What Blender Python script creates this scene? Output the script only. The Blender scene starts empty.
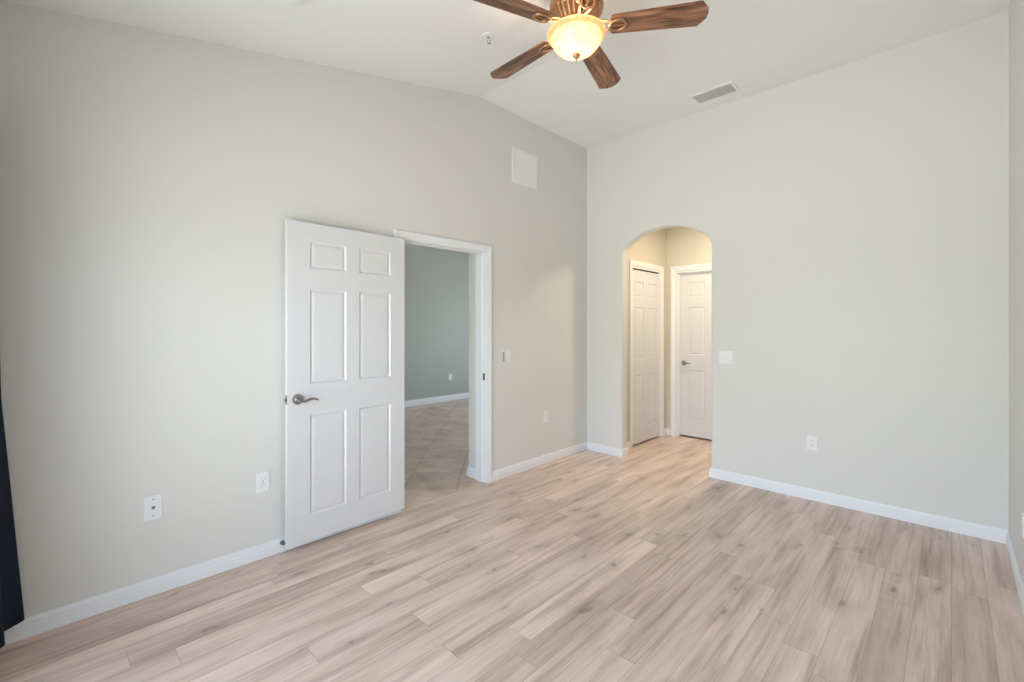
import bpy, bmesh, math, random
from mathutils import Vector, Matrix
C = bpy.context.scene.collection
PI = math.pi
R = math.radians

# ------------------------------------------------------------------ camera
cd = bpy.data.cameras.new('camera')
cam = bpy.data.objects.new('camera', cd); C.objects.link(cam)
cam.location = (0, 0, 1.39)
cam.rotation_euler = (R(90), 0, R(44.1))
cd.sensor_width = 36.0
cd.lens = 453.5 / 1024 * 36.0
cd.shift_y = -14 / 1024
cd.clip_start = 0.02
bpy.context.scene.camera = cam

# ------------------------------------------------------------------ world: pale low sky over bright ground, tones shaped to steer the room light
W = bpy.data.worlds.new('outdoors'); bpy.context.scene.world = W
W.use_nodes = True
nt = W.node_tree; nt.nodes.clear()
tc = nt.nodes.new('ShaderNodeTexCoord')
sx = nt.nodes.new('ShaderNodeSeparateXYZ')
mr = nt.nodes.new('ShaderNodeMapRange'); mr.inputs[1].default_value = -1; mr.inputs[2].default_value = 1
cr = nt.nodes.new('ShaderNodeValToRGB')
e = cr.color_ramp.elements
e[0].position = 0.0; e[0].color = (0.86, 0.86, 0.91, 1)
e[1].position = 1.0; e[1].color = (0.13, 0.15, 0.18, 1)  # zenith darkened to keep daylight off the near floor
for p, c in ((0.40, (0.86, 0.88, 0.85, 1)), (0.50, (0.36, 0.41, 0.33, 1)), (0.53, (0.58, 0.64, 0.60, 1)), (0.57, (0.73, 0.81, 1.0, 1)), (0.62, (0.80, 0.88, 1.12, 1)), (0.69, (0.60, 0.71, 0.88, 1)), (0.75, (0.16, 0.19, 0.23, 1))):
    k = e.new(p); k.color = c
bgn = nt.nodes.new('ShaderNodeBackground')
# world brightened along y and dimmed sideways, added to carry daylight deeper indoors
mth = []
for op, v in (('ABSOLUTE', 0.0), ('POWER', 2.0), ('MULTIPLY', 10.5), ('ADD', 3.6)):
    q = nt.nodes.new('ShaderNodeMath'); q.operation = op; q.inputs[1].default_value = v
    nt.links.new(mth[-1].outputs[0] if mth else sx.outputs[1], q.inputs[0]); mth.append(q)
nt.links.new(mth[-1].outputs[0], bgn.inputs[1])
wo = nt.nodes.new('ShaderNodeOutputWorld')
nt.links.new(tc.outputs['Generated'], sx.inputs[0]); nt.links.new(sx.outputs[2], mr.inputs[0])
nt.links.new(mr.outputs[0], cr.inputs[0]); nt.links.new(cr.outputs[0], bgn.inputs[0]); nt.links.new(bgn.outputs[0], wo.inputs[0])

def portal(name, loc, rot, sx_, sy_):
    l = bpy.data.lights.new(name, 'AREA'); l.shape = 'RECTANGLE'; l.size = sx_; l.size_y = sy_
    l.cycles.is_portal = True
    o = bpy.data.objects.new(name, l); C.objects.link(o); o.location = loc; o.rotation_euler = rot
    return o
portal('window_daylight_portal', (-1.30, -0.40, 1.08), (R(90), 0, 0), 2.40, 2.16)
portal('added_window_portal', (-5.0, 7.12, 1.4), (R(-90), 0, 0), 1.9, 1.9)  # guides daylight through the window added in the far room

# ------------------------------------------------------------------ view
vs = bpy.context.scene.view_settings
vs.view_transform = 'Standard'
try: vs.look = 'None'
except Exception: pass
vs.exposure = -0.07; vs.gamma = 1.0; vs.use_curve_mapping = False

# ------------------------------------------------------------------ materials
def mat(name, col, rough=0.5, metal=0.0, spec=None):
    m = bpy.data.materials.new(name); m.use_nodes = True
    b = m.node_tree.nodes['Principled BSDF']
    b.inputs['Base Color'].default_value = (*col, 1); b.inputs['Roughness'].default_value = rough
    b.inputs['Metallic'].default_value = metal
    if spec is not None: b.inputs['Specular IOR Level'].default_value = spec
    return m
class N:
    """tiny node helper"""
    def __init__(s, m): s.t = m.node_tree; s.b = s.t.nodes['Principled BSDF']
    def n(s, ty, **kw):
        x = s.t.nodes.new(ty)
        for k, v in kw.items(): setattr(x, k, v)
        return x
    def l(s, a, b): s.t.links.new(a, b)
    def math(s, op, a, b=None, c=None):
        x = s.n('ShaderNodeMath', operation=op)
        for i, v in enumerate((a, b, c)):
            if v is None: continue
            if isinstance(v, (int, float)): x.inputs[i].default_value = v
            else: s.l(v, x.inputs[i])
        return x.outputs[0]
    def ramp(s, f, stops):
        x = s.n('ShaderNodeValToRGB'); el = x.color_ramp.elements
        el[0].position, el[0].color = stops[0][0], (*stops[0][1], 1)
        el[1].position, el[1].color = stops[-1][0], (*stops[-1][1], 1)
        for p, c in stops[1:-1]: q = el.new(p); q.color = (*c, 1)
        s.l(f, x.inputs[0]); return x.outputs[0]
    def mix(s, f, a, b, blend='MIX'):
        x = s.n('ShaderNodeMix', data_type='RGBA', blend_type=blend)
        for i, v in ((0, f), (6, a), (7, b)):
            if isinstance(v, (int, float)): x.inputs[i].default_value = v
            elif isinstance(v, tuple): x.inputs[i].default_value = (*v, 1)
            else: s.l(v, x.inputs[i])
        return x.outputs[2]
    def noise(s, vec, scale, detail=2, rough=.5):
        x = s.n('ShaderNodeTexNoise'); x.inputs['Scale'].default_value = scale
        x.inputs['Detail'].default_value = detail; x.inputs['Roughness'].default_value = rough
        s.l(vec, x.inputs['Vector']); return x.outputs['Fac']
    def comb(s, x, y, z):
        c = s.n('ShaderNodeCombineXYZ')
        for i, v in enumerate((x, y, z)):
            if isinstance(v, (int, float)): c.inputs[i].default_value = v
            else: s.l(v, c.inputs[i])
        return c.outputs[0]
    def bump(s, h, strength, dist):
        x = s.n('ShaderNodeBump'); x.inputs['Strength'].default_value = strength; x.inputs['Distance'].default_value = dist
        s.l(h, x.inputs['Height']); s.l(x.outputs[0], s.b.inputs['Normal'])

def paint(name, col, rough):
    m = mat(name, col, rough, spec=0.35); a = N(m)
    t = a.n('ShaderNodeTexCoord')
    a.bump(a.noise(t.outputs['Object'], 90, 3), 0.08, 0.002)
    return m
M_wall = paint('wall_paint', (0.74, 0.725, 0.698), 0.45)
M_hall = paint('hall_paint', (0.66, 0.62, 0.53), 0.6)
M_far = paint('far_room_paint', (0.43, 0.455, 0.43), 0.6)
M_ceil = paint('ceiling_paint', (0.88, 0.88, 0.875), 0.8)
M_trim = mat('white_trim_paint', (0.84, 0.845, 0.87), 0.32)
M_door = mat('white_door_paint', (0.73, 0.73, 0.755), 0.34)
M_plastic = mat('white_plastic', (0.84, 0.84, 0.85), 0.3)
M_slot = mat('dark_slot', (0.16, 0.16, 0.17), 0.5)
M_vent = mat('white_enamel', (0.86, 0.86, 0.86), 0.4)
M_nickel = mat('brushed_nickel', (0.34, 0.33, 0.33), 0.25, 1.0)
M_chrome = mat('chrome', (0.6, 0.6, 0.6), 0.15, 1.0)
M_dark = mat('dark_gap', (0.03, 0.025, 0.02), 0.9)
M_rubber = mat('grey_rubber', (0.12, 0.12, 0.12), 0.7)
M_bronze = mat('antique_bronze', (0.42, 0.25, 0.14), 0.36, 0.7)
M_thresh = mat('threshold_beige', (0.62, 0.52, 0.43), 0.5)

def make_floor():
    m = mat('plank_floor', (.5, .4, .35), 0.38, spec=0.45); a = N(m)
    g = a.n('ShaderNodeNewGeometry'); s = a.n('ShaderNodeSeparateXYZ'); a.l(g.outputs['Position'], s.inputs[0])
    X, Y = s.outputs[0], s.outputs[1]
    Wd, Ln = 0.134, 1.22
    rx = a.math('DIVIDE', X, Wd); row = a.math('FLOOR', rx); fx = a.math('FRACT', rx)
    wn = a.n('ShaderNodeTexWhiteNoise', noise_dimensions='1D'); a.l(row, wn.inputs['W'])
    yy = a.math('ADD', a.math('DIVIDE', Y, Ln), a.math('MULTIPLY', wn.outputs['Value'], 7.31))
    col = a.math('FLOOR', yy); fy = a.math('FRACT', yy)
    w2 = a.n('ShaderNodeTexWhiteNoise', noise_dimensions='2D'); a.l(a.comb(row, col, 0), w2.inputs['Vector'])
    idv = w2.outputs['Value']
    off = a.math('MULTIPLY', idv, 40)
    # broad figure inside each plank
    broad = a.noise(a.comb(a.math('MULTIPLY', X, 9), a.math('ADD', a.math('MULTIPLY', Y, 1.3), off), off), 1.0, 3, .55)
    grain = a.noise(a.comb(a.math('MULTIPLY', X, 95), a.math('ADD', a.math('MULTIPLY', Y, 3.5), off), off), 1.0, 4, .6)
    fine = a.noise(a.comb(a.math('MULTIPLY', X, 300), a.math('ADD', a.math('MULTIPLY', Y, 12), off), off), 1.0, 3, .6)
    base = a.ramp(broad, [(0.28, (0.58, 0.445, 0.365)), (0.48, (0.76, 0.60, 0.51)), (0.70, (0.86, 0.71, 0.62))])
    tone = a.ramp(idv, [(0, (0.90, 0.885, 0.87)), (0.5, (0.98, 0.97, 0.965)), (1, (1.07, 1.065, 1.065))])
    c = a.mix(1.0, base, tone, 'MULTIPLY')
    band = a.noise(a.comb(a.math('MULTIPLY', X, 22), a.math('ADD', a.math('MULTIPLY', Y, 0.9), off), off), 1.0, 4, .65)
    c = a.mix(0.9, c, a.ramp(band, [(0.34, (0.72, 0.68, 0.65)), (0.47, (0.98, 0.98, 0.98)), (0.68, (1.08, 1.08, 1.08))]), 'MULTIPLY')
    gr = a.ramp(grain, [(0.30, (0.86, 0.84, 0.82)), (0.55, (1, 1, 1)), (0.75, (1.05, 1.05, 1.05))])
    c = a.mix(0.75, c, gr, 'MULTIPLY')
    fr = a.ramp(fine, [(0.35, (0.93, 0.92, 0.91)), (0.6, (1, 1, 1))])
    c = a.mix(0.6, c, fr, 'MULTIPLY')
    # knots, one in some cells, warped and drawn out along the grain
    warp = a.noise(a.comb(X, Y, 0), 9.0, 3)
    kx = a.math('ADD', a.math('MULTIPLY', X, 1 / 0.15), a.math('MULTIPLY', warp, 0.6))
    ky = a.math('ADD', a.math('MULTIPLY', Y, 1 / 0.42), a.math('MULTIPLY', warp, 0.6))
    vo = a.n('ShaderNodeTexVoronoi', voronoi_dimensions='2D'); vo.inputs['Scale'].default_value = 1.0
    a.l(a.comb(kx, ky, 0), vo.inputs['Vector'])
    sel = a.n('ShaderNodeSeparateColor'); a.l(vo.outputs['Color'], sel.inputs[0])
    on = a.math('GREATER_THAN', sel.outputs[0], 0.60)
    size = a.math('MULTIPLY_ADD', sel.outputs[1], 0.7, 0.28)
    dk = a.math('DIVIDE', vo.outputs['Distance'], size)
    core = a.math('MULTIPLY', rampf(a, dk, 0.05, 0.14), on)
    halo = a.math('MULTIPLY', rampf(a, dk, 0.10, 0.55), on)
    c = a.mix(a.math('MULTIPLY', halo, 0.26), c, (0.30, 0.225, 0.18))
    c = a.mix(a.math('MULTIPLY', core, 0.5), c, (0.19, 0.13, 0.10))
    # seams
    ex = a.math('MINIMUM', fx, a.math('SUBTRACT', 1.0, fx))
    ey = a.math('MINIMUM', fy, a.math('SUBTRACT', 1.0, fy))
    sxm = a.math('LESS_THAN', ex, 0.0012 / Wd); sym = a.math('LESS_THAN', ey, 0.0013 / Ln)
    seam = a.math('MAXIMUM', sxm, sym)
    c = a.mix(a.math('MULTIPLY', seam, 0.42), c, (0.17, 0.12, 0.095))
    a.l(c, a.b.inputs['Base Color'])
    a.bump(a.math('SUBTRACT', a.math('MULTIPLY', grain, 0.3), seam), 0.15, 0.001)
    return m
def rampf(a, f, lo, hi):
    x = a.n('ShaderNodeMapRange', interpolation_type='SMOOTHSTEP')
    a.l(f, x.inputs[0]); x.inputs[1].default_value = lo; x.inputs[2].default_value = hi
    x.inputs[3].default_value = 1; x.inputs[4].default_value = 0
    return x.outputs[0]
M_floor = make_floor()

def make_tile():
    m = mat('tile_floor', (.5, .42, .35), 0.35); a = N(m)
    g = a.n('ShaderNodeNewGeometry'); s = a.n('ShaderNodeSeparateXYZ'); a.l(g.outputs['Position'], s.inputs[0])
    X, Y = s.outputs[0], s.outputs[1]
    T = 0.46; q = 0.70710678 / T
    U = a.math('ADD', a.math('MULTIPLY', a.math('ADD', X, Y), q), 0.90)
    V = a.math('ADD', a.math('MULTIPLY', a.math('SUBTRACT', Y, X), q), 0.53)
    fu, fv = a.math('FRACT', U), a.math('FRACT', V)
    eu = a.math('MINIMUM', fu, a.math('SUBTRACT', 1.0, fu)); ev = a.math('MINIMUM', fv, a.math('SUBTRACT', 1.0, fv))
    grout = a.math('LESS_THAN', a.math('MINIMUM', eu, ev), 0.0035 / T)
    wn = a.n('ShaderNodeTexWhiteNoise', noise_dimensions='2D'); a.l(a.comb(a.math('FLOOR', U), a.math('FLOOR', V), 0), wn.inputs['Vector'])
    big = a.noise(g.outputs['Position'], 4, 6, .7)
    c = a.ramp(big, [(0.3, (0.50, 0.37, 0.28)), (0.5, (0.70, 0.55, 0.44)), (0.72, (0.84, 0.70, 0.58))])
    c = a.mix(1.0, c, a.ramp(wn.outputs['Value'], [(0, (0.92, 0.91, 0.90)), (1, (1.05, 1.05, 1.05))]), 'MULTIPLY')
    c = a.mix(a.math('MULTIPLY', grout, .6), c, (0.20, 0.15, 0.11))
    a.l(c, a.b.inputs['Base Color'])
    a.bump(a.math('SUBTRACT', big, grout), 0.1, 0.002)
    return m
M_tile = make_tile()

def make_blade_wood():
    m = mat('distressed_walnut', (.2, .1, .06), 0.42); a = N(m)
    t = a.n('ShaderNodeTexCoord'); s = a.n('ShaderNodeSeparateXYZ'); a.l(t.outputs['Object'], s.inputs[0])
    oi = a.n('ShaderNodeObjectInfo'); off = a.math('MULTIPLY', oi.outputs['Random'], 20)
    X, Y = s.outputs[0], s.outputs[1]
    g1 = a.noise(a.comb(a.math('ADD', a.math('MULTIPLY', X, 5), off), a.math('MULTIPLY', Y, 55), off), 1, 4, .65)
    g2 = a.noise(a.comb(a.math('ADD', a.math('MULTIPLY', X, 3), off), a.math('MULTIPLY', Y, 14), off), 1, 3, .6)
    c = a.ramp(g2, [(0.3, (0.10, 0.046, 0.026)), (0.5, (0.23, 0.105, 0.055)), (0.72, (0.42, 0.22, 0.125))])
    c = a.mix(0.85, c, a.ramp(g1, [(0.36, (0.22, 0.19, 0.17)), (0.5, (0.95, 0.95, 0.95)), (0.66, (1.5, 1.45, 1.4))]), 'MULTIPLY')
    a.l(c, a.b.inputs['Base Color']); a.bump(g1, 0.3, 0.002)
    return m
M_blade = make_blade_wood()

def make_bowl():
    m = bpy.data.materials.new('amber_glass'); m.use_nodes = True
    t = m.node_tree; t.nodes.clear()
    o = t.nodes.new('ShaderNodeOutputMaterial')
    tr = t.nodes.new('ShaderNodeBsdfTranslucent'); df = t.nodes.new('ShaderNodeBsdfDiffuse'); gl = t.nodes.new('ShaderNodeBsdfGlossy')
    no = t.nodes.new('ShaderNodeTexNoise'); no.inputs['Scale'].default_value = 14; no.inputs['Detail'].default_value = 4
    rp = t.nodes.new('ShaderNodeValToRGB')
    rp.color_ramp.elements[0].position = .35; rp.color_ramp.elements[0].color = (0.86, 0.62, 0.37, 1)
    rp.color_ramp.elements[1].position = .7; rp.color_ramp.elements[1].color = (0.95, 0.80, 0.62, 1)
    t.links.new(no.outputs['Fac'], rp.inputs[0]); t.links.new(rp.outputs[0], tr.inputs[0]); t.links.new(rp.outputs[0], df.inputs[0])
    gl.inputs['Roughness'].default_value = .2
    a = t.nodes.new('ShaderNodeMixShader'); a.inputs[0].default_value = .6
    b = t.nodes.new('ShaderNodeMixShader'); b.inputs[0].default_value = .05
    t.links.new(df.outputs[0], a.inputs[1]); t.links.new(tr.outputs[0], a.inputs[2])
    t.links.new(a.outputs[0], b.inputs[1]); t.links.new(gl.outputs[0], b.inputs[2]); t.links.new(b.outputs[0], o.inputs[0])
    return m
M_bowl = make_bowl()

def make_cloth():
    m = mat('navy_curtain_cloth', (0.022, 0.028, 0.045), 0.85); a = N(m)
    t = a.n('ShaderNodeTexCoord')
    n_ = a.noise(t.outputs['Object'], 400, 2)
    a.l(a.ramp(n_, [(0.3, (0.010, 0.014, 0.026)), (0.7, (0.020, 0.027, 0.046))]), a.b.inputs['Base Color'])
    a.b.inputs['Specular IOR Level'].default_value = 0.15
    return m
M_cloth = make_cloth()

def make_glass():
    m = bpy.data.materials.new('window_glass'); m.use_nodes = True
    t = m.node_tree; t.nodes.clear(); o = t.nodes.new('ShaderNodeOutputMaterial')
    tr = t.nodes.new('ShaderNodeBsdfTransparent'); gl = t.nodes.new('ShaderNodeBsdfGlossy'); gl.inputs['Roughness'].default_value = 0.0
    tr.inputs[0].default_value = (0.95, 0.97, 0.96, 1)
    a = t.nodes.new('ShaderNodeMixShader'); a.inputs[0].default_value = .06
    t.links.new(tr.outputs[0], a.inputs[1]); t.links.new(gl.outputs[0], a.inputs[2]); t.links.new(a.outputs[0], o.inputs[0])
    return m
M_glass = make_glass()

def emis(name, col, s):
    m = mat(name, col, .5); b = m.node_tree.nodes['Principled BSDF']
    b.inputs['Emission Color'].default_value = (*col, 1); b.inputs['Emission Strength'].default_value = s
    return m
M_lampglass = emis('lit_opal_glass', (1.0, 0.66, 0.30), 5.0)

# ------------------------------------------------------------------ geometry helpers
def obj(name, bm, m, parent=None, smooth=False, kind=None, loc=None):
    bmesh.ops.recalc_face_normals(bm, faces=bm.faces)
    me = bpy.data.meshes.new(name); bm.to_mesh(me); bm.free()
    me.materials.append(m)
    if smooth:
        for p in me.polygons: p.use_smooth = True
        me.set_sharp_from_angle(angle=R(38))
    o = bpy.data.objects.new(name, me); C.objects.link(o)
    if parent is not None: o.parent = parent
    if kind: o['kind'] = kind
    if loc is not None: o.location = loc
    return o
def struct(name, bm, m, smooth=False): return obj(name, bm, m, smooth=smooth, kind='structure')
def box(bm, x0, x1, y0, y1, z0, z1, bev=0, M=None):
    v = bmesh.ops.create_cube(bm, size=1)['verts']
    for q in v: q.co = Vector(((x0 + x1) / 2 + q.co.x * (x1 - x0), (y0 + y1) / 2 + q.co.y * (y1 - y0), (z0 + z1) / 2 + q.co.z * (z1 - z0)))
    if bev:
        es = list({e_ for q in v for e_ in q.link_edges})
        r = bmesh.ops.bevel(bm, geom=es, offset=bev, segments=2, profile=.5, affect='EDGES')
        if M is not None:
            for q in r['verts']: q.tag = True
            bmesh.ops.transform(bm, matrix=M, verts=list({q for f in r['faces'] for q in f.verts} | {q for q in v if q.is_valid}))
    elif M is not None: bmesh.ops.transform(bm, matrix=M, verts=v)
    return bm
def prism(pts, axis, a, b):
    """extrude a polygon; axis 'x': pts are (y,z), 'y': (x,z), 'z': (x,y)"""
    bm = bmesh.new()
    def P(p, t): return {'x': (t, p[0], p[1]), 'y': (p[0], t, p[1]), 'z': (p[0], p[1], t)}[axis]
    A = [bm.verts.new(P(p, a)) for p in pts]; B = [bm.verts.new(P(p, b)) for p in pts]
    bm.faces.new(A); bm.faces.new(B[::-1])
    for i in range(len(pts)):
        j = (i + 1) % len(pts); bm.faces.new((A[i], B[i], B[j], A[j]))
    bmesh.ops.recalc_face_normals(bm, faces=bm.faces)
    bmesh.ops.triangulate(bm, faces=[f for f in bm.faces if len(f.verts) > 4])
    return bm
def lathe(bm, prof, seg=48, M=None, flute=0, famp=0.0, fr=None):
    rings = []
    for i, (r, z) in enumerate(prof):
        if r < 1e-5: rings.append([bm.verts.new((0, 0, z))]); continue
        rg = []
        for k in range(seg):
            a = 2 * PI * k / seg; rr = r
            if flute and fr and fr[0] <= i <= fr[1]: rr = r * (1 + famp * abs(math.cos(flute * a / 2)) - famp)
            rg.append(bm.verts.new((rr * math.cos(a), rr * math.sin(a), z)))
        rings.append(rg)
    for A, B in zip(rings, rings[1:]):
        for k in range(seg):
            j = (k + 1) % seg
            a0, a1 = A[k % len(A)], A[j % len(A)]; b0, b1 = B[k % len(B)], B[j % len(B)]
            vs_ = [a0]
            for q in (a1, b1, b0):
                if q not in vs_: vs_.append(q)
            if len(vs_) > 2: bm.faces.new(vs_)
    allv = [v for rg in rings for v in rg]
    if M is not None: bmesh.ops.transform(bm, matrix=M, verts=allv)
    return bm
def sweep(bm, pts, radii, seg=12, closed=False, flat=1.0, up=Vector((0, 0, 1))):
    """round bar along pts; flat squeezes it along 'up'"""
    pts = [Vector(p) for p in pts]; n = len(pts); rings = []
    for i, p in enumerate(pts):
        if closed: t = pts[(i + 1) % n] - pts[i - 1]
        else: t = pts[min(i + 1, n - 1)] - pts[max(i - 1, 0)]
        t.normalize(); s = t.cross(up)
        if s.length < 1e-4: s = t.cross(Vector((1, 0, 0)))
        s.normalize(); u = s.cross(t)
        r = radii[i] if isinstance(radii, (list, tuple)) else radii
        rings.append([bm.verts.new(p + s * r * math.cos(2 * PI * k / seg) + u * r * flat * math.sin(2 * PI * k / seg)) for k in range(seg)])
    m_ = n if closed else n - 1
    for i in range(m_):
        A, B = rings[i], rings[(i + 1) % n]
        for k in range(seg): bm.faces.new((A[k], A[(k + 1) % seg], B[(k + 1) % seg], B[k]))
    if not closed: bm.faces.new(rings[0][::-1]); bm.faces.new(rings[-1])
    return bm
def thing(name, label, cat, loc=(0, 0, 0), group=None, rot=None):
    o = bpy.data.objects.new(name, None); C.objects.link(o); o.location = loc
    o.empty_display_size = .1
    if rot: o.rotation_euler = rot
    tag(o, label, cat, group); return o
def tag(o, label, cat, group=None):
    o['label'] = label; o['category'] = cat
    if group: o['group'] = group
    return o

# ------------------------------------------------------------------ the shell
XL, XR, YB, YN = -2.983, 0.264, 4.302, -0.32     # left, right, far, near wall faces
TH = 0.127
def zc(y): return min(3.416, 2.848 + 0.2125 * y)
YK = 2.673

struct('floor', box(bmesh.new(), XL, 0.40, -0.47, 5.75, -0.12, 0.0), M_floor)
struct('floor_tiled', box(bmesh.new(), -6.95, XL, -1.15, 7.25, -0.12, 0.0), M_tile)
struct('trim_threshold', prism([(XL - .016, 0), (XL - .010, .004), (XL + .006, .004), (XL + .012, 0)], 'y', 1.88, 2.737), M_thresh)

DY0, DY1, DH = 1.878, 2.737, 2.052    # clear opening of the entry door
J = .019
struct('wall_left', prism([(YN - .15, 0), (DY0 - J, 0), (DY0 - J, DH + J), (DY1 + J, DH + J), (DY1 + J, 0), (4.42, 0), (4.42, 3.50), (YN - .15, 3.50)], 'x', XL, XL - TH), M_wall)

# far wall with the arch
def arch_wall():
    xa, xb, zs, rise = -2.532, -1.600, 2.195, 0.198
    hw = (xb - xa) / 2; r = (hw * hw + rise * rise) / (2 * rise); cx = (xa + xb) / 2; cz = zs + rise - r
    a0 = math.asin(hw / r); arc = []
    for k in range(33):
        t = -a0 + 2 * a0 * k / 32; dx = r * math.sin(t); ze = 2.145 + .25 * math.sqrt(max(0, 1 - (dx / hw) ** 2))
        arc.append((cx + dx, .5 * (cz + r * math.cos(t)) + .5 * ze))
    pts = [(XL - TH, 0), (xa, 0)] + arc + [(xb, 0), (XR + .12, 0), (XR + .12, 3.50), (XL - TH, 3.50)]
    bm = bmesh.new()
    A = [bm.verts.new((x, YB, z)) for x, z in pts]; B = [bm.verts.new((x, YB + .118, z)) for x, z in pts]
    bm.faces.new(A); bm.faces.new(B[::-1]); n = len(pts)
    for i in range(n): j = (i + 1) % n; bm.faces.new((A[i], B[i], B[j], A[j]))
    bmesh.ops.recalc_face_normals(bm, faces=bm.faces)
    ed = []
    for L in (A, B):
        for i in range(1, 1 + 34):
            e_ = bm.edges.get((L[i], L[i + 1]))
            if e_: ed.append(e_)
    bmesh.ops.bevel(bm, geom=ed, offset=.018, segments=5, profile=.5, affect='EDGES')
    bmesh.ops.triangulate(bm, faces=[f for f in bm.faces if len(f.verts) > 4])
    o = struct('wall_back', bm, M_wall, smooth=True)
arch_wall()
struct('wall_right', box(bmesh.new(), XR, XR + .12, YN - .15, YB, 0, 3.50), M_wall)

# near wall with sliding glass door opening
WX0, WX1, WZ = -2.50, -0.10, 2.16
struct('wall_near', prism([(XL, 0), (WX0, 0), (WX0, WZ), (WX1, WZ), (WX1, 0), (XR, 0), (XR, 3.0), (XL, 3.0)], 'y', YN, YN - .15), M_wall)
def sliding(name, x0, x1, y, z1, dirx=1):
    f = bmesh.new()
    box(f, x0, x1, y - .05, y + .05, z1 - .05, z1); box(f, x0, x1, y - .05, y + .05, 0, .04)
    for x in (x0, x1 - .05): box(f, x, x + .05, y - .05, y + .05, .04, z1 - .05)
    xm = (x0 + x1) / 2; box(f, xm - .04, xm + .04, y - .04, y + .04, .04, z1 - .05)
    w = struct(name, f, M_trim)
    obj('pane', box(bmesh.new(), x0 + .05, x1 - .05, y - .003, y + .003, .04, z1 - .05), M_glass, w)
sliding('window_1', WX0, WX1, YN - .08, WZ)

# vaulted ceiling: flat strip by the far wall, slope down to the window wall
struct('ceiling', prism([(YN - .15, zc(YN - .15)), (YK, 3.416), (YB, 3.416), (YB, 3.54), (YN - .15, 3.54)], 'x', XL, XR), M_ceil)

# room beyond the entry door
struct('wall_far_room_left', box(bmesh.new(), -6.95, -6.80, -1.15, 7.25, 0, 3.0), M_far)
struct('wall_far_room_near', box(bmesh.new(), -6.80, XL - TH, -1.15, -1.0, 0, 3.0), M_far)
struct('wall_far_room_end', prism([(-6.80, 0), (-5.95, 0), (-5.95, 2.35), (-4.05, 2.35), (-4.05, 0), (-3.24, 0), (-3.24, 3.0), (-6.80, 3.0)], 'y', 7.0, 7.15), M_far)
sliding('added_window_2', -5.95, -4.05, 7.08, 2.35)  # unseen window, added to light the far room
struct('wall_far_room_stub', box(bmesh.new(), -3.235, XL - TH, 2.757, 7.15, 0, 3.0), M_wall)
struct('ceiling_far_room', box(bmesh.new(), -6.95, XL - TH, -1.15, 7.25, 2.9, 3.05), M_ceil)
struct('wall_far_room_side', box(bmesh.new(), XL - TH - .0, XL - TH + .02, -1.15, YN - .15, 0, 3.0), M_far)

# little hall behind the arch
HX, HY = -2.645, 5.600
CY0, CY1, CH = 4.715, 5.425, 2.095      # closet opening
struct('wall_hall_left', prism([(YB + .118, 0), (CY0, 0), (CY0, CH), (CY1, CH), (CY1, 0), (HY, 0), (HY, 2.85), (YB + .118, 2.85)], 'x', HX, HX - .115), M_hall)
FX0, FX1, FH = -2.520, -1.750, 2.095
struct('wall_hall_back', prism([(-3.10, 0), (FX0, 0), (FX0, FH), (FX1, FH), (FX1, 0), (-0.4, 0), (-0.4, 2.85), (-3.10, 2.85)], 'y', HY, HY + .12), M_hall)
struct('wall_hall_right', box(bmesh.new(), -0.55, -0.43, YB + .118, HY, 0, 2.85), M_hall)
struct('wall_closet', box(bmesh.new(), -3.10, -3.05, YB + .118, HY, 0, 2.85), M_hall)
struct('ceiling_hall', box(bmesh.new(), -3.10, -0.43, YB + .118, HY + .12, 2.75, 2.85), M_ceil)
struct('wall_beyond_hall_door', box(bmesh.new(), -2.7, -1.6, 5.74, 5.78, 0, 2.3), M_dark)

# ------------------------------------------------------------------ baseboards
PROF = [(0, 0), (.0145, 0), (.0145, .050), (.0115, .056), (.0115, .068), (.0055, .080), (.0045, .086), (0, .086)]
def baseboard(name, path, side=1, m=M_trim, h=1.0):
    """profile swept along a floor path, sticking out to the left (side 1) or right (-1) of it"""
    P = [Vector((x, y)) for x, y in path]; bm = bmesh.new(); rings = []
    def nrm(a, b): d = (b - a).normalized(); return Vector((-d.y, d.x)) * side
    for i, p in enumerate(P):
        if i == 0: o = nrm(P[0], P[1])
        elif i == len(P) - 1: o = nrm(P[-2], P[-1])
        else:
            a, b = nrm(P[i - 1], p), nrm(p, P[i + 1]); o = (a + b) / (1 + a.dot(b))
        rings.append([bm.verts.new((p.x + o.x * q, p.y + o.y * q, z * h)) for q, z in PROF])
    n = len(PROF)
    for A, B in zip(rings, rings[1:]):
        for k in range(n): bm.faces.new((A[k], A[(k + 1) % n], B[(k + 1) % n], B[k]))
    bm.faces.new(rings[0]); bm.faces.new(rings[-1][::-1])
    return struct(name, bm, m)
CW = .060
baseboard('baseboard_left_near', [(XL, YN), (XL, DY0 - .005 - CW)], -1)
baseboard('baseboard_left_far', [(XL, DY1 + .005 + CW), (XL, YB), (-2.532, YB), (-2.532, YB + .118)], -1)
baseboard('baseboard_right', [(-1.600, YB + .118), (-1.600, YB), (XR, YB), (XR, YN)], -1)
baseboard('baseboard_hall_corner', [(HX, 5.49), (HX, HY), (-2.59, HY)], -1)
baseboard('baseboard_hall_near', [(HX, YB + .118), (HX, CY0 - CW - .005)], -1)
baseboard('baseboard_far_room', [(-6.80, -1.0), (-6.80, 7.0)], -1, h=1.25)
baseboard('baseboard_stub', [(-3.235, 7.0), (-3.235, 2.757), (XL - TH - .006, 2.757)], -1)

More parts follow.
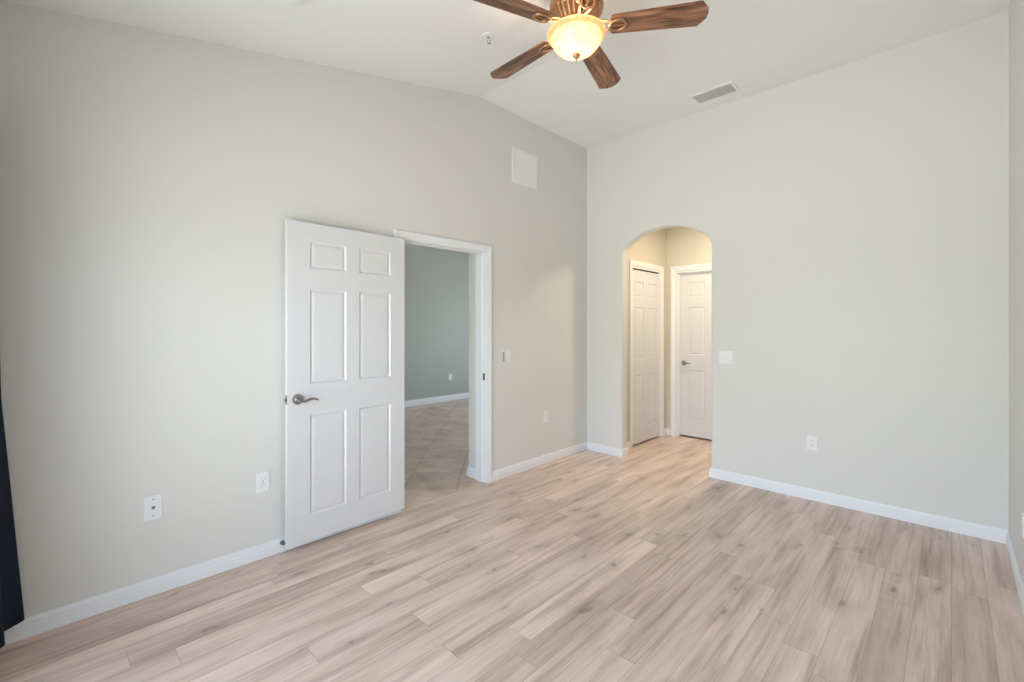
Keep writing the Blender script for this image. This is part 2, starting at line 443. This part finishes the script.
# ------------------------------------------------------------------ casings and jambs
def casing_prof_pts(): return [(0, 0), (0, .008), (.010, .011), (.022, .012), (.040, .017), (.056, .018), (.060, .014), (.060, 0)]
def casing(name, a0, a1, h, org, ax, out, m=M_trim, sides=(1, 1)):
    """U of moulding round an opening a0..a1 wide and h high. ax: unit along wall, out: outward unit"""
    ax, out = Vector(ax), Vector(out); org = Vector(org); prof = casing_prof_pts(); rv = .005
    bm = bmesh.new(); rings = []
    path = [(a0 - rv, 0, -1, 0), (a0 - rv, h + rv, -1, 1), (a1 + rv, h + rv, 1, 1), (a1 + rv, 0, 1, 0)]
    for a, z, da, dz in path:
        rings.append([bm.verts.new(org + ax * (a + da * w) + out * d + Vector((0, 0, z + dz * w))) for w, d in prof])
    n = len(prof)
    for A, B in zip(rings, rings[1:]):
        for k in range(n): bm.faces.new((A[k], A[(k + 1) % n], B[(k + 1) % n], B[k]))
    bm.faces.new(rings[0]); bm.faces.new(rings[-1][::-1])
    return struct(name, bm, m)
casing('trim_entry_casing', DY0, DY1, DH, (XL, 0, 0), (0, 1, 0), (1, 0, 0))
def jamb(name, a0, a1, h, f, d0, d1, stop=None):
    """flat jamb lining; f maps (along, depth) to x,y"""
    bm = bmesh.new()
    def bb(aa, ab, za, zb, da, db):
        p, q = f(aa, da), f(ab, db)
        box(bm, min(p[0], q[0]), max(p[0], q[0]), min(p[1], q[1]), max(p[1], q[1]), za, zb)
    bb(a0 - J, a0, 0, h, d0, d1); bb(a1, a1 + J, 0, h, d0, d1); bb(a0 - J, a1 + J, h, h + J, d0, d1)
    if stop:
        s0, s1 = stop; t = .011
        bb(a0, a0 + t, 0, h - t, s0, s1); bb(a1 - t, a1, 0, h - t, s0, s1); bb(a0, a1, h - t, h, s0, s1)
    return struct(name, bm, M_trim)
jm = jamb('trim_entry_jamb', DY0, DY1, DH, lambda a, d: (XL - d, a), 0.0, TH + .006, stop=(.042, .075))
# strike plate on the far jamb
sp = bmesh.new(); box(sp, XL - .033, XL - .006, DY1 - .0016, DY1, .915, .975, .0005)
st = obj('strike_plate', sp, M_nickel, jm)
st['label'] = 'nickel strike plate'
hb = bmesh.new(); box(hb, XL - .026, XL - .012, DY1 - .0022, DY1 - .0014, .930, .960)
obj('strike_hole', hb, M_slot, st)

casing('trim_closet_casing', CY0, CY1, CH, (HX, 0, 0), (0, 1, 0), (1, 0, 0))
casing('trim_hall_door_casing', FX0, FX1, FH, (0, HY, 0), (1, 0, 0), (0, -1, 0))
jamb('trim_closet_jamb', CY0 + J, CY1 - J, CH - J, lambda a, d: (HX - d, a), 0, .115)
jamb('trim_hall_door_jamb', FX0 + J, FX1 - J, FH - J, lambda a, d: (a, HY + d), 0, .12, stop=(.03, .048))

# ------------------------------------------------------------------ panelled doors
def leaf_bm(w, h, th, cols, rows, d1=.009, d2=.005, m1=.012, m2=.022):
    """leaf from x 0..w, z 0..h, centred on y, panels sunk both sides"""
    bm = bmesh.new()
    xs = sorted({0, w} | {c for p in cols for c in p}); zs = sorted({0, h} | {c for p in rows for c in p})
    for sgn in (-1, 1):
        g = {(i, k): bm.verts.new((x, sgn * th / 2, z)) for i, x in enumerate(xs) for k, z in enumerate(zs)}
        pan = []
        for i in range(len(xs) - 1):
            for k in range(len(zs) - 1):
                q = [g[i, k], g[i + 1, k], g[i + 1, k + 1], g[i, k + 1]]
                if sgn > 0: q.reverse()
                f = bm.faces.new(q)
                cx, cz = (xs[i] + xs[i + 1]) / 2, (zs[k] + zs[k + 1]) / 2
                if any(a < cx < b for a, b in cols) and any(a < cz < b for a, b in rows): pan.append(f)
        bm.normal_update()
        for f in pan:
            bmesh.ops.inset_individual(bm, faces=[f], thickness=m1 * .35, depth=-d1 * .25)
            bmesh.ops.inset_individual(bm, faces=[f], thickness=m1 * .65, depth=-d1 * .75)
            bmesh.ops.inset_individual(bm, faces=[f], thickness=m1 * .6, depth=0)
            bmesh.ops.inset_individual(bm, faces=[f], thickness=m2, depth=d2)
    # rim
    y = th / 2
    for a, b in (((0, 0), (w, 0)), ((w, 0), (w, h)), ((w, h), (0, h)), ((0, h), (0, 0))):
        v = [bm.verts.new((a[0], -y, a[1])), bm.verts.new((b[0], -y, b[1])), bm.verts.new((b[0], y, b[1])), bm.verts.new((a[0], y, a[1]))]
        bm.faces.new(v)
    bmesh.ops.remove_doubles(bm, verts=bm.verts, dist=1e-5)
    return bm
def lever(parent, m, x, z, yf, sx=1, s=1.0):
    """rose and wave lever on a leaf face at local y=yf, facing -y"""
    T = Matrix.Translation((x, yf, z)) @ Matrix.Rotation(R(90), 4, 'X') @ Matrix.Scale(s, 4)
    bm = bmesh.new(); lathe(bm, [(0, 0), (.033, 0), (.033, .004), (.030, .009), (.020, .012), (.014, .016), (.012, .034), (.012, .046), (0, .048)], 32, T)
    h = obj('door_handle', bm, m, parent, smooth=True)
    b2 = bmesh.new(); pts = []; rad = []
    for k in range(15):
        t = k / 14; pts.append((x + sx * s * (-.008 + .118 * t), yf - s * (.044 + .004 * math.sin(t * PI)), z + s * (-.004 - .005 * math.sin(t * PI * 1.0) * (1 - t) + .011 * math.sin(max(0, t - .35) / .65 * PI) * (1) - .006 * t)))
        rad.append(s * (.0125 - .006 * t + .001 * math.sin(t * PI)))
    sweep(b2, pts, rad, 12, flat=.8)
    obj('lever', b2, m, h, smooth=True)
    return h
ROWS = [(.163, .797), (.993, 1.595), (1.723, 1.897)]
COLS = [(.137, .381), (.475, .722)]
hinge = Vector((-2.930, 1.871)); tip = Vector((-2.905, 1.032))
ang = math.atan2(hinge.y - tip.y, hinge.x - tip.x)      # local +x: from the latch edge to the hinges; local -y faces the room
dbm = leaf_bm(.8394, 2.009, .035, COLS, ROWS)
d1 = struct('door_1', dbm, M_door, smooth=False)
d1.rotation_euler = (0, 0, ang)
nv = Vector((math.sin(ang), -math.cos(ang)))            # local -y in the world
if nv.x < 0: nv = -nv
c0 = tip - nv * .0175; d1.location = (c0.x, c0.y, .037)
lever(d1, M_nickel, .060, .905, -.0175)
lb = bmesh.new(); box(lb, -.0015, 0, -.0125, .0125, .878, .934)
lp = obj('latch_plate', lb, M_nickel, d1)
bm = prism([(-.0135, -.007), (0, -.007), (0, .008), (-.004, .008)], 'z', .896, .916); obj('latch_bolt', bm, M_nickel, lp)
for z in (.18, 1.00, 1.83):
    hg = bmesh.new(); lathe(hg, [(0, z - .045), (.006, z - .045), (.006, z + .045), (0, z + .045)], 12, Matrix.Translation((.846, .006, 0)))
    obj('hinge', hg, M_nickel, d1, smooth=True)

# closet bifold: two narrow leaves, one column of three panels each
d2 = bpy.data.objects.new('door_2', None); C.objects.link(d2); d2['kind'] = 'structure'
d2.location = (HX - .022, CY0 + J, 0); d2.rotation_euler = (0, 0, R(90))
BW = (CY1 - CY0 - 2 * J) / 2
for k in (0, 1):
    b = leaf_bm(BW - .003, 2.035, .032, [(.055, BW - .058)], [(.17, .80), (.99, 1.60), (1.72, 1.90)], m1=.011, m2=.016)
    q = obj('door_leaf', b, M_door, d2, loc=(k * BW + .0015, 0, .022))
    if k == 0:
        kb = bmesh.new(); lathe(kb, [(0, .0), (.008, 0), (.007, .012), (.014, .02), (.013, .03), (0, .034)], 20, Matrix.Translation((BW - .03, -.016, .92)) @ Matrix.Rotation(R(90), 4, 'X'))
        obj('knob', kb, M_plastic, q, smooth=True)
obj('door_track', box(bmesh.new(), .0, 2 * BW, .005, .03, 2.060, 2.076), M_dark, d2)
struct('trim_closet_gap_shade', box(bmesh.new(), HX - .10, HX - .06, CY0 + J, CY1 - J, 2.02, 2.076), M_dark)  # near-black strip standing in for the shade in the gap above the leaves

# door at the end of the hall
d3 = struct('door_3', leaf_bm(.728, 2.050, .035, [(.115, .320), (.408, .613)], [(.20, .83), (1.02, 1.62), (1.745, 1.93)]), M_door)
d3.location = (FX0 + J + .002, HY + .068, .020)
lever(d3, M_nickel, .062, .915, -.0175, s=.95)

# ------------------------------------------------------------------ doorstop on the baseboard
ds = thing('door_stop', 'small nickel doorstop with dark rubber tip on baseboard behind open white door', 'doorstop', (XL + .0145, 1.022, .060))
T = Matrix.Rotation(R(90), 4, 'Y')
b = bmesh.new(); lathe(b, [(0, 0), (.013, 0), (.013, .003), (.006, .006), (.005, .022), (0, .022)], 18, T); obj('stem', b, M_nickel, ds, smooth=True)
b = bmesh.new(); lathe(b, [(0, .020), (.008, .020), (.0085, .030), (.006, .034), (0, .034)], 18, T); obj('rubber_tip', b, M_rubber, ds, smooth=True)

# ------------------------------------------------------------------ wall plates. local: x along the wall, -y out of the wall, origin at plate centre
def plate_frame(name, label, cat, x, y, z, rz, group=None):
    return thing(name, label, cat, (x, y, z), group, (0, 0, rz))
def faceplate(w, h): return box(bmesh.new(), -w / 2, w / 2, -.006, 0, -h / 2, h / 2, .0025)
def screw(par, z, x=0, m=M_chrome):
    b = bmesh.new(); lathe(b, [(0, 0), (.0035, 0), (.003, .0015), (0, .002)], 12, Matrix.Translation((x, -.006, z)) @ Matrix.Rotation(R(90), 4, 'X')); return obj('screw', b, m, par, smooth=True)
def outlet(label, x, y, z, rz, group='white duplex outlets', w=.074, h=.118):
    t = plate_frame('electrical_outlet', label, 'outlet', x, y, z, rz, group)
    obj('faceplate', faceplate(w, h), M_plastic, t)
    for dz in (-.0195, .0195):
        b = bmesh.new(); lathe(b, [(0, 0), (.0165, 0), (.0160, .002), (0, .0022)], 24, Matrix.Translation((0, -.006, dz)) @ Matrix.Rotation(R(90), 4, 'X') @ Matrix.Scale(.82, 4, (0, 1, 0)))
        s = obj('socket', b, M_plastic, t, smooth=True)
        for dx, hh in ((-.0065, .009), (.0065, .007)):
            obj('slot', box(bmesh.new(), dx - .0012, dx + .0012, -.0087, -.008, dz - hh / 2 + .002, dz + hh / 2 + .002), M_slot, s)
        q = bmesh.new(); lathe(q, [(0, 0), (.0024, 0), (0, .0007)], 10, Matrix.Translation((0, -.008, dz - .008)) @ Matrix.Rotation(R(90), 4, 'X')); obj('ground_hole', q, M_slot, s)
    screw(t, 0); return t
LW, BWR, RW = R(90), 0.0, R(-90)
outlet('white duplex outlet on the left wall just left of the open white door', XL, .918, .455, LW)
outlet('white duplex outlet low on the left wall between doorway and room corner', XL, 3.580, .468, LW)
outlet('white duplex outlet low on the far wall right of the arch', -.806, YB, .457, BWR)
outlet('white duplex outlet on the right wall, cut by the photo edge', XR, 3.455, .395, RW)
outlet('small white outlet on the grey wall seen through the doorway', -6.80, 5.345, .445, LW)
# cable plate
t = plate_frame('cable_wall_plate', 'white cable jack plate with one dark port, low on the left wall', 'wall plate', XL, .395, .452, LW)
obj('faceplate', faceplate(.076, .124), M_plastic, t)
b = bmesh.new(); lathe(b, [(0, 0), (.0078, 0), (.0078, .003), (.005, .003), (.005, .009), (0, .009)], 16, Matrix.Translation((0, -.006, 0)) @ Matrix.Rotation(R(90), 4, 'X')); p = obj('cable_jack', b, M_slot, t, smooth=True); p['label'] = 'dark grey cable jack'
screw(t, .042, m=M_slot); screw(t, -.042, m=M_slot)
# switches
def switch(label, x, y, z, rz, n, w, h=.117, dark=None):
    t = plate_frame('light_switch', label, 'light switch', x, y, z, rz)
    obj('faceplate', faceplate(w, h), M_plastic, t)
    for k in range(n):
        cx = (k - (n - 1) / 2) * .046
        q = bmesh.new(); box(q, cx - .0165, cx + .0165, -.0072, -.005, -.033, .033, .001)
        f = obj('switch_frame', q, M_vent, t)
        bm = prism([(-.0072, -.030), (-.0110, -.030), (-.0078, .030), (-.0072, .030)], 'x', cx - .0145, cx + .0145)
        obj('rocker', bm, M_plastic, t)
    if dark: 
        q = box(bmesh.new(), -w / 2 + .004, -w / 2 + .014, -.020, -.006, -.050, .040, .002); o = obj('slider', q, mat('grey_slider', (.33, .33, .34), .4), t); o['label'] = 'grey slider at the edge of the plate'
    return t
switch('white two-gang switch plate with grey slider, right of the open doorway', XL, 3.003, 1.122, LW, 2, .122, dark=True)
switch('white two-gang rocker switch plate on the far wall right of the arch', -1.466, YB, 1.114, BWR, 2, .122)

# ------------------------------------------------------------------ vents
def register(name, label, w, h, n, border, along='x', M=None, depth=.010, cat='vent', tilt=35, slatm=M_vent):
    """grille in local x (w) and z (h), facing -y"""
    t = thing(name, label, cat)
    f = bmesh.new()
    box(f, -w / 2, w / 2, -depth, 0, h / 2 - border, h / 2, .002); box(f, -w / 2, w / 2, -depth, 0, -h / 2, -h / 2 + border, .002)
    box(f, -w / 2, -w / 2 + border, -depth, 0, -h / 2 + border, h / 2 - border, .002); box(f, w / 2 - border, w / 2, -depth, 0, -h / 2 + border, h / 2 - border, .002)
    obj('frame', f, M_vent, t)
    obj('backing', box(bmesh.new(), -w / 2 + border, w / 2 - border, -.001, 0, -h / 2 + border, h / 2 - border), M_slot if cat == 'ceiling vent' else mat('vent_shadow', (.80, .80, .80), .8), t)
    s = bmesh.new(); L = (w if along == 'z' else h) - 2 * border
    for k in range(n):
        if along == 'z':    # slats upright, spread along x
            x = -L / 2 + (k + .5) * L / n
            box(s, -.0055, .0055, -.0007, .0007, -h / 2 + border, h / 2 - border, M=Matrix.Translation((x, -.0055, 0)) @ Matrix.Rotation(R(tilt), 4, 'Z'))
        else:
            z = -L / 2 + (k + .5) * L / n
            box(s, -w / 2 + border, w / 2 - border, -.0055, .0055, -.0007, .0007, M=Matrix.Translation((0, -.0055, z)) @ Matrix.Rotation(R(tilt), 4, 'X'))
    obj('louvres', s, slatm, t)
    return t
v = register('wall_vent', 'white return air vent with upright slats high on the left wall', .356, .335, 20, .024, 'z', cat='wall vent', tilt=-32)
v.location = (XL, 3.253, 2.925); v.rotation_euler = (0, 0, LW)
v = register('ceiling_vent', 'white supply air vent with grey louvres in the ceiling near the arch', .36, .205, 22, .022, 'z', cat='ceiling vent', tilt=40, slatm=mat('grey_enamel', (.66, .66, .65), .4))
v.location = (-1.474, 4.040, 3.416); v.rotation_euler = (R(90), 0, 0)
v.rotation_euler = (R(90), 0, 0)      # -y turns to -z: faces down

# ------------------------------------------------------------------ sprinkler and smoke detector on the slope
slope = math.atan(.2125)
def onslope(x, y): return Vector((x, y, 2.848 + .2125 * y))
S = Matrix.Rotation(slope, 4, 'X') @ Matrix.Rotation(PI, 4, 'X')     # local +z points down out of the sloping ceiling
sk = thing('fire_sprinkler', 'small chrome pendent fire sprinkler in the sloping ceiling left of the fan', 'sprinkler', onslope(-2.144, 1.99), rot=S.to_euler())
b = bmesh.new(); lathe(b, [(0, 0), (.038, 0), (.036, .004), (.016, .007), (.010, .007), (0, .007)], 28); obj('escutcheon', b, M_vent, sk, smooth=True)
b = bmesh.new(); lathe(b, [(0, .006), (.008, .006), (.008, .020), (0, .020)], 14)
sweep(b, [(-.007, 0, .018), (-.012, 0, .028), (-.010, 0, .040), (0, 0, .048)], .0022, 8); sweep(b, [(.007, 0, .018), (.012, 0, .028), (.010, 0, .040), (0, 0, .048)], .0022, 8)
obj('sprinkler_head', b, M_chrome, sk, smooth=True)
b = bmesh.new(); lathe(b, [(0, .048), (.014, .049), (.014, .0505), (0, .052)], 16); obj('deflector', b, M_chrome, sk, smooth=True)
sm = thing('smoke_detector', 'white round smoke detector on the ceiling at the photo top edge', 'smoke detector', onslope(-2.33, .865), rot=S.to_euler())
b = bmesh.new(); lathe(b, [(0, 0), (.062, 0), (.062, .010), (.056, .024), (.040, .032), (0, .034)], 40); obj('housing', b, M_plastic, sm, smooth=True)
b = bmesh.new(); lathe(b, [(0, .0335), (.010, .0335), (.010, .036), (0, .0365)], 18); obj('test_button', b, M_vent, sm, smooth=True)

# ------------------------------------------------------------------ ceiling fan
FC = Vector((-1.476, 2.030, 0)); FZ = 3.026
fan = thing('ceiling_fan', 'bronze ceiling fan with five distressed wood blades and a lit amber glass bowl', 'ceiling fan', FC)
b = bmesh.new(); lathe(b, [(0, 3.235), (.030, 3.235), (.070, 3.255), (.074, 3.30), (.070, 3.305), (0, 3.305)], 36); obj('canopy', b, M_bronze, fan, smooth=True)
b = bmesh.new(); lathe(b, [(0, 3.19), (.020, 3.19), (.020, 3.24), (0, 3.24)], 20); obj('downrod', b, M_bronze, fan, smooth=True)
b = bmesh.new()
lathe(b, [(0, 3.205), (.060, 3.205), (.105, 3.195), (.138, 3.175), (.146, 3.150), (.146, 3.125), (.140, 3.112), (.134, 3.108), (.126, 3.095), (.112, 3.068), (.098, 3.052), (.094, 3.048), (.098, 3.040), (.092, 3.034), (0, 3.034)], 288, flute=24, famp=.13, fr=(7, 10))
mo = obj('motor_housing', b, M_bronze, fan, smooth=True)
b = bmesh.new(); lathe(b, [(0, 3.036), (.055, 3.036), (.060, 3.020), (.062, 3.005), (.050, 2.998), (0, 2.998)], 36); obj('light_fitter', b, M_bronze, fan, smooth=True)
def blade_bm():
    pts = [(.185, -.052), (.20, -.060), (.40, -.067), (.634, -.075), (.642, -.072), (.676, -.030), (.681, 0), (.676, .030), (.642, .072), (.634, .075), (.40, .067), (.20, .060), (.185, .052)]
    bm = prism(pts, 'z', -.004, .004)
    return bm
def bracket_bm():
    bm = bmesh.new()
    for s in (-1, 1):
        pts = []; 
        for k in range(9):
            t = k / 8; pts.append((.085 + .105 * t, s * (.012 + .016 * math.sin(t * PI * .5)), .014 - .026 * t ** 1.5))
        sweep(bm, pts, [.009 - .002 * k / 8 for k in range(9)], 10, flat=.6)
    ring = [(.222 + .042 * math.cos(2 * PI * k / 28), .034 * math.sin(2 * PI * k / 28), -.0105) for k in range(28)]
    sweep(bm, ring, .0085, 10, closed=True, flat=.8)
    box(bm, .18, .262, -.006, .006, -.013, -.005, .002)
    for x in (.205, .240): lathe(bm, [(0, -.016), (.005, -.015), (.005, -.008), (0, -.008)], 10, Matrix.Translation((x, 0, 0)))
    return bm
bl0 = obj('blade', blade_bm(), M_blade, fan); br0 = obj('blade_bracket', bracket_bm(), M_bronze, fan, smooth=True)
for k in range(5):
    a = .585 + k * 2 * PI / 5 + (.03 if k == 3 else 0)
    bl, br = (bl0, br0) if k == 0 else (bl0.copy(), br0.copy())
    if k: C.objects.link(bl); C.objects.link(br); bl.parent = fan; br.parent = fan
    Mx = Matrix.Translation((0, 0, FZ)) @ Matrix.Rotation(a, 4, 'Z') @ Matrix.Rotation(R(-11), 4, 'X')
    for q in (bl, br): q.matrix_local = Mx
b = bmesh.new()
po = [(.150, 2.996), (.157, 2.993), (.157, 2.986), (.149, 2.978), (.138, 2.972), (.134, 2.966), (.131, 2.948), (.124, 2.928), (.113, 2.910), (.105, 2.903), (.102, 2.898), (.094, 2.886), (.078, 2.874), (.055, 2.866), (.030, 2.863), (0, 2.862)]
po = [(r_, 2.993 - (2.993 - z_) * .80) for r_, z_ in po]
lathe(b, po, 64)
bowl = obj('light_bowl', b, M_bowl, fan, smooth=True); bowl['label'] = 'lit amber glass bowl shade'
sd = bowl.modifiers.new('thickness', 'SOLIDIFY'); sd.thickness = .003; sd.offset = 1
b = bmesh.new(); lathe(b, [(0, 2.892), (.014, 2.890), (.021, 2.884), (.022, 2.877), (.018, 2.869), (.009, 2.863), (.006, 2.858), (.006, 2.852), (.002, 2.845), (0, 2.844)], 20); obj('finial', b, M_bronze, fan, smooth=True)
M_bulb = emis('lit_bulb', (1.0, 0.78, 0.48), 12.0)
for k in range(3):
    a = R(20 + 120 * k); x, y = .058 * math.cos(a), .058 * math.sin(a)
    b = bmesh.new(); lathe(b, [(0, 2.938), (.012, 2.940), (.018, 2.950), (.017, 2.960), (.010, 2.975), (.010, 3.0), (0, 3.0)], 20, Matrix.Translation((x, y, 0)))
    bb_ = obj('bulb', b, M_bulb, fan, smooth=True)
    l = bpy.data.lights.new('fan_bulb_light', 'POINT'); l.energy = 2.6; l.color = (1.0, .86, .66); l.shadow_soft_size = .022
    o = bpy.data.objects.new('fan_bulb_light', l); C.objects.link(o); o.parent = fan; o.location = (x * .8, y * .8, 2.928)

# ------------------------------------------------------------------ hall lamp on the low ceiling behind the arch
hl = thing('hall_ceiling_light', 'round opal flush ceiling lamp in the hall behind the arch', 'ceiling light', (-1.65, 4.85, 2.75))
b = bmesh.new(); lathe(b, [(0, 0), (.15, 0), (.15, -.02), (.145, -.02), (0, -.02)], 32); obj('lamp_base', b, M_nickel, hl, smooth=True)
b = bmesh.new(); lathe(b, [(.14, -.02), (.14, -.03), (.12, -.06), (.07, -.085), (0, -.092)], 32); obj('lamp_shade', b, M_lampglass, hl, smooth=True)
l = bpy.data.lights.new('hall_lamp_light', 'AREA'); l.shape = 'DISK'; l.size = .26; l.energy = 22; l.color = (1.0, .83, .60)
o = bpy.data.objects.new('hall_lamp_light', l); C.objects.link(o); o.parent = hl; o.location = (0, 0, -.10)

# ------------------------------------------------------------------ curtain at the left end of the window wall
hem = [(-2.918, -.062), (-2.905, -.066), (-2.880, -.095), (-2.855, -.122), (-2.825, -.185), (-2.795, -.215), (-2.765, -.150), (-2.738, -.112), (-2.715, -.135), (-2.685, -.210), (-2.655, -.240), (-2.620, -.185), (-2.590, -.150), (-2.560, -.190), (-2.530, -.240), (-2.500, -.200), (-2.470, -.165)]
def curtain():
    bm = bmesh.new(); rows = []; NZ = 28; z0, z1 = .112, 2.36
    # smooth the plan curve
    P = [Vector(p) for p in hem]; fine = []
    for i in range(len(P) - 1):
        p0, p1, p2, p3 = P[max(i - 1, 0)], P[i], P[i + 1], P[min(i + 2, len(P) - 1)]
        for s in range(4):
            t = s / 4
            fine.append(.5 * ((2 * p1) + (p2 - p0) * t + (2 * p0 - 5 * p1 + 4 * p2 - p3) * t * t + (3 * p1 - p0 - 3 * p2 + p3) * t ** 3))
    fine.append(P[-1])
    for j in range(NZ + 1):
        z = z0 + (z1 - z0) * (j / NZ)
        s = .575 + .425 * max(0.0, (1.08 - z) / .968) if z < 1.08 else .575 - .12 * (z - 1.08)
        row = []
        for q in fine:
            y = -.222 + (q.y + .222) * s
            row.append(bm.verts.new((q.x + .004 * math.sin(z * 5 + q.x * 30), y, z)))
        rows.append(row)
    for A, B in zip(rows, rows[1:]):
        for k in range(len(A) - 1): bm.faces.new((A[k], A[k + 1], B[k + 1], B[k]))
    return bm
cu = obj('curtain', curtain(), M_cloth, smooth=True)
tag(cu, 'dark navy curtain hanging in folds at the left edge of the photo', 'curtain')
sd = cu.modifiers.new('thickness', 'SOLIDIFY'); sd.thickness = .003
ro = thing('curtain_rod', 'dark metal rod the navy curtain hangs from, above the window', 'curtain rod', (0, -.222, 2.375))
b = bmesh.new(); sweep(b, [(-2.94, 0, 0), (.15, 0, 0)], .0125, 16); obj('rod', b, M_rubber, ro, smooth=True)
for x in (-2.6, -.02):
    b = bmesh.new(); box(b, x - .008, x + .008, -.098, .0, -.008, .008, .002); box(b, x - .02, x + .02, -.098, -.092, -.035, .035, .002); obj('bracket', b, M_rubber, ro)
